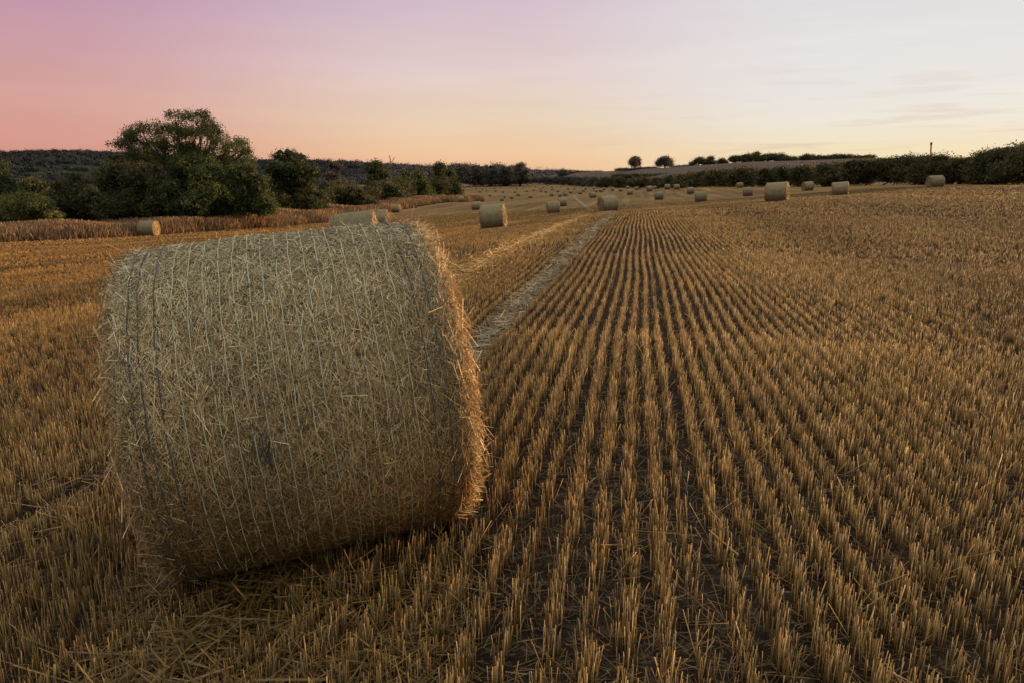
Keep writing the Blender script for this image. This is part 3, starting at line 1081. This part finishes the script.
def hedge(name, label, pts, n, sizef, pal, seed, nl, tall=.55, stem='stems', cat='hedge', jitp=2.0):
    lob = []
    r = np.random.default_rng(seed)
    for i in range(nl):
        t = i / (nl - 1) * (len(pts) - 1)
        k = min(int(t), len(pts) - 2)
        u = t - k
        px, Y, tp_ = pts[k] * (1 - u) + pts[k + 1] * u
        Y = Y * r.uniform(.985, 1.03)
        d = ray(px, HY)
        g = gz(d[0] * Y, Y)
        top = at(px, tp_ + r.uniform(-jitp * .4, jitp), Y)[2]
        h = max(top - g, .8)
        rz = h * r.uniform(.24, .36)
        for zc in (top - rz, g + h * r.uniform(.2, .5), g + h * r.uniform(.3, .65)):
            lob.append((d[0] * Y + r.uniform(-.3, .3) * h, Y + r.uniform(-.35, .35) * h, zc, rz * 1.35, rz * 1.3, rz))
    m = len(pts) // 2
    return tree(name, label, cat, foot(pts[m][0], pts[m][1]), lob, n, sizef, pal, seed, .12, 14, fill=.55, stem=stem, trunk_h=.3)


hedge('hedgerow', 'long tall dark hedge along the right-hand edge of the field', HX[8:], 30000, .34, 'hedge', 61, 46)
hedge('hedgerow', 'lower hedge with bushy lumps running away behind the slope bales', HX[:9], 15000, .55, 'hedge', 62, 44, jitp=1.2)
big = np.array([(975, 97, 158), (985, 95, 152.5), (1000, 92, 147.5), (1015, 90, 143.5), (1035, 87, 141), (1070, 83, 140)], float)
hedge('bush', 'tallest bushy end of the hedge at the right edge of the picture', big, 17000, .3, 'hedge', 63, 22, cat='bush')
far1 = np.array([(470, 700, 179.5), (500, 720, 178.5), (530, 730, 177), (560, 690, 176), (580, 580, 176.5), (600, 450, 177)], float)
hedge('hedgerow', 'thin dark hedge closing off the far end of the bale field', far1, 7000, .9, 'blue', 64, 60, jitp=.5)

# ------------------------------------------------------------------ hills
RX = np.array([548, 556, 575, 610, 640, 664, 700, 750, 800, 850, 900, 1000, 1200], float)
RYt = np.array([176.5, 174.0, 172.4, 171, 169, 167.6, 165, 161.6, 160.4, 158.5, 158, 157, 157], float)
RD = np.array([900, 880, 820, 680, 600, 560, 520, 500, 490, 480, 470, 450, 420], float)
RB = np.array([740, 690, 600, 425, 325, 280, 222, 182, 160, 145, 133, 112, 90], float)
pxs = np.linspace(548, 1200, 120)
Vh = []
for px in pxs:
    yt, d1, d0 = np.interp(px, RX, RYt), np.interp(px, RX, RD), np.interp(px, RX, RB)
    d0 = min(d0 + 12, d1 - 30)
    dirx = ray(px, HY)[0]
    zb = gz(dirx * d0, d0) - 1.0
    zt = (at(px, yt, d1))[2]
    for s in np.linspace(0, 1.5, 40):
        Y = d0 + (d1 - d0) * s
        q = min(s, 1)
        z = zb + (zt - zb) * (q * .55 + .45 * math.sin(q * math.pi / 2))
        if s > 1: z -= (s - 1) * 30
        Vh.append((dirx * Y, Y, z))
i = np.arange(119)[:, None] * 40
j = np.arange(39)[None]
q = np.stack([i + j, i + 40 + j, i + 41 + j, i + 1 + j], -1).reshape(-1, 4)
hm, hn, hb = mat_base('hill_field')
g_ = nd(hn, 'ShaderNodeNewGeometry')
mpn = nd(hn, 'ShaderNodeMapping')
mpn.inputs['Scale'].default_value = (.35, .01, .2)
hn.links.new(g_.outputs['Position'], mpn.inputs[0])
hf = noise(hn, mpn.outputs[0], 1.0, 5)
hn.links.new(ramp(hn, hf, [(.3, (.075, .058, .050)), (.7, (.115, .09, .076))]), hb.inputs['Base Color'])
hb.inputs['Specular IOR Level'].default_value = 0
hill = link('hillside', new_mesh('hillside', Vh, [q], hm, smooth=True))
tag(hill, kind='structure')


def hill_pt(px, py):
    """nearest depth on the hillside that shows at this pixel row (above the hedge)"""
    d1 = np.interp(px, RX, RD)
    return d1


# ridge trees
for i, (items, Y, n, sz, lab, nm) in enumerate((
        ([(633, 160, 3.2), (637, 160.5, 3.2), (635, 158.6, 2.6), (631.8, 163, 2.4), (638.8, 163.5, 2.4), (635, 165, 3)], 596, 2600, 1.0, 'lone rounded tree, left one of the two standing apart on the right-hand ridge', 'tree'),
        ([(659, 163.5, 3), (662, 160.8, 3.4), (666, 159.6, 3.4), (670, 161.5, 3.2), (671, 164.5, 2.4), (666, 163, 3)], 556, 2800, 1.0, 'lone wide tree leaning left, right one of the two on the ridge', 'tree'),
        ([(692, 163, 2), (696, 161.5, 2.4), (699.5, 160.6, 2.8), (703, 161, 2.6), (705, 163.5, 2)], 522, 2000, .9, 'humped tree on the ridge right of the two lone trees', 'tree'),
        ([(709, 160, 2.4), (712, 158.6, 2), (710, 163, 2.4), (714, 162.5, 1.6)], 516, 1500, .9, 'narrow upright tree between the humped tree and the low bush on the ridge', 'tree'),
        ([(718.5, 162.5, 1.8), (722, 161, 2.4), (725, 162.5, 2)], 512, 1000, .9, 'low rounded bush on the ridge left of the long copse', 'bush'),
        ([(x_, 160.3 - r3.uniform(0, 1) * (1 + 5 * math.sin((x_ - 728) / 68 * math.pi) * (1 + .12 * math.sin(x_ * .5))), r3.uniform(1.5, 2.4)) for x_ in np.linspace(731, 795, 90)], 500, 9000, 1.0, 'long humped copse crowning the right-hand ridge', 'copse'),
        ([(x_, 159.6 - r3.uniform(0, 1) * 3, r3.uniform(1.6, 2.4)) for x_ in np.linspace(801, 872, 60)], 485, 8000, 1.0, 'flat-topped copse right of the humped one, behind the tall hedge', 'copse'),
        ([(x_, 171.2 + (635 - x_) * .012 + r3.uniform(-.2, .3), .9) for x_ in np.linspace(557, 602, 40)], 800, 1800, .9, 'thin dark skyline hedge left of the two lone ridge trees', 'hedgerow'),
        ([(x_, 169.6 - (x_ - 618) * .045 + r3.uniform(-.2, .3), 1.0) for x_ in np.linspace(616, 656, 40)], 590, 2000, .8, 'low hedge along the ridge under the two lone trees', 'hedgerow'),
        ([(x_, 167.2 - (x_ - 672) * .075 + r3.uniform(-.3, .3), 1.2) for x_ in np.linspace(672, 694, 16)], 545, 1200, .8, 'scrub along the ridge between the lone trees and the humped tree', 'hedgerow'),
        ([(x_, 176.4 - (x_ - 612) * .012 + r3.uniform(-.3, .3), 1.5) for x_ in np.linspace(613, 668, 40)], 420, 3500, .8, 'second dark hedge line on the hillside above the field hedge', 'hedgerow'))):
    lob = px_lobes(items, Y, Y * .01, r3)
    xs_ = [l[0] for l in lob]
    bs = (float(np.mean(xs_)), float(Y), min(l[2] - l[5] for l in lob) - .6)
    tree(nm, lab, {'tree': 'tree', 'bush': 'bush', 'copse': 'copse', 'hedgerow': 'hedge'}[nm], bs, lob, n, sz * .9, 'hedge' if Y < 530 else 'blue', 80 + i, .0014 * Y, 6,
         fill=.75 if i < 2 else .6, cut=.3 if i < 2 else .12, core=.0 if i < 2 else .04, stem='trunk' if nm == 'tree' else 'stems')

# far wooded hills on the left
LX = np.array([-330, -200, 0, 40, 70, 105, 140, 260, 310, 345, 380, 430, 470, 520, 560, 620, 700], float)
LY = np.array([158, 154, 152, 150.5, 150, 151, 155, 160, 160, 161, 163, 166, 167.5, 168.5, 171, 174, 178], float)
pxs = np.linspace(-330, 700, 260)
Vh, nh = [], 24
for px in pxs:
    yt = np.interp(px, LX, LY)
    dirx = ray(px, HY)[0]
    d1 = 1350 + 150 * math.sin(px * .011)
    for s in np.linspace(0, 1.4, nh):
        Y = 820 + (d1 - 820) * s
        zt = at(px, yt, d1)[2] - 6
        q = min(s, 1)
        z = -9 + (zt + 9) * (q * q * (3 - 2 * q))
        if s > 1: z -= (s - 1) * 60
        Vh.append((dirx * Y, Y, z))
i = np.arange(259)[:, None] * nh
j = np.arange(nh - 1)[None]
q = np.stack([i + j, i + nh + j, i + nh + 1 + j, i + 1 + j], -1).reshape(-1, 4)
hl = link('hills', new_mesh('hills', Vh, [q], flat_mat('hill_ground', (.022, .026, .018), (.04, .044, .028), .02, spec=0), smooth=True))
tag(hl, kind='structure')
lob = []
for k in range(2800):
    px = r3.uniform(-330, 640)
    s = 1.03 - 1.0 * r3.uniform(0, 1) ** 1.3
    yt = np.interp(px, LX, LY)
    d1 = 1350 + 150 * math.sin(px * .011)
    Y = 820 + (d1 - 820) * s
    zt = at(px, yt, d1)[2] - 6
    qq = min(s, 1)
    z = -9 + (zt + 9) * (qq * qq * (3 - 2 * qq))
    rad = r3.uniform(4, 8)
    lob.append((ray(px, HY)[0] * Y, Y, z + 2, rad * 1.2, rad * 1.2, rad * .9))
V, f, c = leaf_cloud(lob, 300000, 1.5, [(.036, .045, .052), (.041, .050, .057), (.032, .041, .048), (.046, .054, .059)], 5, .4, -1)
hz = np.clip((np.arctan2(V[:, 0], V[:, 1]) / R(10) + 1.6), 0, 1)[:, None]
c = c * (1 - hz) + (c * .6 + np.array([.075, .065, .072])) * hz  # haze blended into the canopy colour, fuller towards the centre
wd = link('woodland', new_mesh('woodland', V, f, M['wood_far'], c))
tag(wd, 'dark bluish far woodland covering the hills behind the left trees', 'woodland', kind='stuff')
# wood at the far end of the valley
lob = px_lobes([(r3.uniform(452, 515), r3.uniform(168, 180), r3.uniform(2.5, 5)) for _ in range(70)], 680, 25, r3)
V, f, c = leaf_cloud(lob, 30000, 1.4, [(.10, .092, .088), (.118, .108, .096), (.085, .08, .08), (.13, .118, .10)], 6, .4, -.3)  # distance haze painted into this leaf palette
wd = link('woodland', new_mesh('woodland', V, f, M['wood_far'], c))
tag(wd, 'hazy wood filling the valley end left of the round valley tree', 'woodland', kind='stuff')

# ------------------------------------------------------------------ verge of tall dry grass on the left
n = 190000
Yv = 38 + (203 - 38) * rng.uniform(0, 1, n) ** 1.7
dep = rng.uniform(0, 1, n) * np.interp(Yv, [38, 60, 120, 200], [13, 10, 9, 6])
Xv = edge_x(Yv) - dep + .5 * vnoise(np.stack([Yv * .9, Yv * .3, Yv * 0], -1), 2)
zv = ground_z(Xv, Yv)
hv = np.interp(Yv, [60, 150], [1.0, 1.35]) * (1.0 + .25 * vnoise(np.stack([Xv * .5, Yv * .5, Xv * 0], -1), 6)) * rng.uniform(.55, 1.25, n) * np.clip(dep / 1.2 + .45, .45, 1)
B = np.stack([Xv, Yv, zv - .05], -1)
T = B + np.stack([rng.normal(0, .18, n), rng.normal(0, .18, n), np.ones(n)], -1) * hv[:, None]
V, f, k2 = strips(B, T, .00075 * Yv * rng.uniform(.6, 1.3, n))
vp = np.array([(.20, .128, .078), (.25, .165, .10), (.16, .10, .062), (.31, .215, .13), (.19, .15, .08)])
c = pick(vp, n, .7, 1.2) * (1 + .2 * vnoise(np.stack([Xv * .3, Yv * .3, Xv * 0], -1), 11))[:, None]
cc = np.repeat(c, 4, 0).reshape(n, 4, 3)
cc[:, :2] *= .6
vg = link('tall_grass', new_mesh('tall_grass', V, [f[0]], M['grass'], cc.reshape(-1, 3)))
tag(vg, 'strip of tall russet dry grass between the stubble and the left trees', 'tall grass', kind='stuff')

# curving pale wheel track in the hollow
def drape(name, pts, w, mat):
    pts = np.array(pts, float)
    t = np.linspace(0, len(pts) - 1, 60)
    X = np.interp(t, np.arange(len(pts)), pts[:, 0])
    Y = np.interp(t, np.arange(len(pts)), pts[:, 1])
    d = norm(np.stack([np.gradient(X), np.gradient(Y)], -1))
    Vv = []
    for k in (-1, -.33, .33, 1):
        x, y = X + d[:, 1] * w * k, Y - d[:, 0] * w * k
        Vv.append(np.stack([x, y, ground_z(x, y) + .05], -1))
    Vv = np.stack(Vv, 1).reshape(-1, 3)
    i = np.arange(59)[:, None] * 4
    j = np.arange(3)[None]
    q = np.stack([i + j, i + j + 1, i + j + 5, i + j + 4], -1).reshape(-1, 4)
    o = link(name, new_mesh(name, Vv, [q], mat, smooth=True))
    tag(o, kind='structure')


M['track'] = flat_mat('pale_track', (.11, .085, .065), (.20, .16, .12), 2.0)
drape('wheel_track', [hit(592, 211)[:2], hit(586, 206.5)[:2], hit(580, 202)[:2], hit(575.5, 198.5)[:2], hit(573.5, 196.6)[:2], hit(574, 195)[:2]], .3, M['track'])

# ------------------------------------------------------------------ the post above the hedge, far buildings
p0 = foot(931, 112)
root = bpy.data.objects.new('bare_post', None); col.objects.link(root); root.location = p0
tag(root, 'slender red-orange post with dark tip rising above the right-hand hedge', 'post')
a = at(930.4, 160, 112) - np.array(p0); b = at(931.2, 144.6, 112) - np.array(p0); cpt = at(931.4, 142.2, 112) - np.array(p0)
V, f, _ = join([tube([(a[0], 0, -.3), a, (a + b) / 2, b], .09, .13)])
link('shaft', new_mesh('shaft', V, f, flat_mat('post_red_orange', (.42, .12, .04), (.52, .17, .06), 4), smooth=True), root)  # plain red-orange over the whole shaft
V, f, _ = join([tube([b, b * .4 + cpt * .6, cpt], .17, .15)])
link('tip', new_mesh('tip', V, f, M['slate'], smooth=True), root)


def house(px, py, Y, w, h, d, wall, roof, label, rot):
    p = at(px, py, Y)
    root = bpy.data.objects.new('house', None); col.objects.link(root); root.location = p
    root.rotation_euler = (0, 0, rot)
    tag(root, label, 'building')
    w, d = w / 2, d / 2
    V = [(-w, -d, -2), (w, -d, -2), (w, d, -2), (-w, d, -2), (-w, -d, h), (w, -d, h), (w, d, h), (-w, d, h), (0, -d, h + w * 1.1), (0, d, h + w * 1.1)]
    me = bpy.data.meshes.new('wall')
    me.from_pydata(V, [], [(0, 1, 5, 8, 4), (2, 3, 7, 9, 6), (1, 2, 6, 5), (3, 0, 4, 7)])
    me.materials.append(wall)
    link('wall', me, root)
    e = .25
    V = [(-w - e, -d - e, h - e), (0, -d - e, h + w * 1.1 + .05), (w + e, -d - e, h - e), (-w - e, d + e, h - e), (0, d + e, h + w * 1.1 + .05), (w + e, d + e, h - e)]
    V += [(x_, y_, z_ + .18) for x_, y_, z_ in V]
    me = bpy.data.meshes.new('roof')
    me.from_pydata(V, [], [(0, 3, 4, 1), (1, 4, 5, 2), (6, 7, 10, 9), (7, 8, 11, 10), (0, 1, 7, 6), (1, 2, 8, 7), (3, 9, 10, 4), (4, 10, 11, 5), (0, 6, 9, 3), (2, 5, 11, 8)])
    me.materials.append(roof)
    link('roof', me, root)


house(801.5, 167.2, 230, .9, 1.0, 1.6, M['white_wall'], M['slate'], 'tiny white gabled building peeping over the right-hand hedge', R(-20))
house(814, 163.2, 330, .7, .35, .7, M['red_roof'], M['red_roof'], 'tiny red roof peeping over the hedge right of the white gable', R(40))

# ------------------------------------------------------------------ sky and sun
SUN_AZ, SUN_EL = R(64), R(5.0)
w = bpy.data.worlds.new('World')
scene.world = w
w.use_nodes = True
nt = w.node_tree
bg = nt.nodes['Background']
tc = nd(nt, 'ShaderNodeTexCoord')
sep = nd(nt, 'ShaderNodeSeparateXYZ')
nt.links.new(tc.outputs['Generated'], sep.inputs[0])
zz = sep.outputs['Z']


def lin(r_, g, b):
    return tuple(((c / 255 + .055) / 1.055) ** 2.4 if c > 10 else c / 255 / 12.92 for c in (r_, g, b))


def elev(fac):       # sin(elevation) 0..0.5 -> 0..1
    return math_n(nt, 'MULTIPLY', fac, 2.0, clamp=True)


E_ = elev(zz)
# positions: sin(el)*2 ; image top is ~.45
left = ramp(nt, E_, [(0, lin(206, 142, 128)), (.09, lin(213, 153, 140)), (.2, lin(212, 160, 154)), (.44, lin(187, 145, 172)), (1, lin(112, 104, 140))])
midd = ramp(nt, E_, [(0, lin(232, 180, 144)), (.07, lin(236, 196, 156)), (.16, lin(232, 207, 180)), (.28, lin(226, 204, 200)), (.46, lin(208, 186, 200)), (1, lin(128, 120, 150))])
right = ramp(nt, E_, [(0, lin(240, 216, 162)), (.07, lin(238, 221, 186)), (.14, lin(234, 226, 213)), (.22, lin(232, 228, 224)), (.46, lin(221, 218, 221)), (1, lin(138, 130, 156))])
hx = math_n(nt, 'DIVIDE', sep.outputs['X'], math_n(nt, 'SQRT', math_n(nt, 'SUBTRACT', 1.0001, math_n(nt, 'MULTIPLY', zz, zz))))
f1 = nd(nt, 'ShaderNodeMapRange', interpolation_type='SMOOTHSTEP')
f1.inputs['From Min'].default_value = -.60; f1.inputs['From Max'].default_value = -.06
nt.links.new(hx, f1.inputs['Value'])
f2 = nd(nt, 'ShaderNodeMapRange', interpolation_type='SMOOTHSTEP')
f2.inputs['From Min'].default_value = -.05; f2.inputs['From Max'].default_value = .42
nt.links.new(hx, f2.inputs['Value'])
c = mixc(nt, f1.outputs[0], left, midd)
c = mixc(nt, f2.outputs[0], c, right)
# thin streaks of cloud
mp = nd(nt, 'ShaderNodeMapping')
mp.inputs['Scale'].default_value = (3.0, 3.0, 46.0)
nt.links.new(tc.outputs['Generated'], mp.inputs[0])
cl = noise(nt, mp.outputs[0], 1.6, 5, .55)
band_ = ramp(nt, E_, [(.02, (0, 0, 0)), (.07, (1, 1, 1)), (.17, (.6, .6, .6)), (.3, (.12, .12, .12))])
clm = math_n(nt, 'MULTIPLY', ramp(nt, cl, [(.555, (0, 0, 0)), (.66, (1, 1, 1))]), band_)
clm = math_n(nt, 'MULTIPLY', clm, math_n(nt, 'MULTIPLY', f2.outputs[0], .42))
c = mixc(nt, clm, c, lin(205, 180, 160))
soft = noise(nt, mp.outputs[0], .5, 3)
c = mixc(nt, 1.0, c, ramp(nt, soft, [(.3, (.965, .96, .965)), (.7, (1.03, 1.03, 1.03))]), 'MULTIPLY')
# below the horizon and behind the viewer it is dim
c = mixc(nt, math_n(nt, 'MULTIPLY', math_n(nt, 'MULTIPLY', zz, -8.0, clamp=True), .9), c, (.06, .045, .035))
back = math_n(nt, 'MULTIPLY', sep.outputs['Y'], -1.4, clamp=True)
c = mixc(nt, math_n(nt, 'MULTIPLY', back, .6), c, (.17, .15, .2))
ov = nd(nt, 'ShaderNodeMapRange', interpolation_type='SMOOTHSTEP')
ov.inputs['From Min'].default_value = .27; ov.inputs['From Max'].default_value = .8
nt.links.new(zz, ov.inputs['Value'])
c = mixc(nt, ov.outputs[0], c, (1.40, 1.35, 1.20))
sky = nd(nt, 'ShaderNodeTexSky')
sky.sky_type = 'NISHITA'
sky.sun_disc = False
sky.sun_elevation = SUN_EL
sky.sun_rotation = SUN_AZ
c = mixc(nt, .005, c, sky.outputs[0], 'ADD')
nt.links.new(c, bg.inputs['Color'])
bg.inputs['Strength'].default_value = 1.0

sd = bpy.data.lights.new('sun', 'SUN')
sd.energy = 10.0
sd.angle = R(1.5)
sd.color = (1.0, .57, .25)
so = bpy.data.objects.new('sun', sd)
col.objects.link(so)
sv = Vector((math.sin(SUN_AZ) * math.cos(SUN_EL), math.cos(SUN_AZ) * math.cos(SUN_EL), math.sin(SUN_EL)))
so.rotation_euler = sv.to_track_quat('Z', 'Y').to_euler()
so.location = sv * 50

scene.view_settings.view_transform = 'Standard'
scene.view_settings.look = 'None'
scene.view_settings.exposure = 0
scene.view_settings.gamma = 1
scene.cycles.max_bounces = 5
scene.cycles.diffuse_bounces = 3
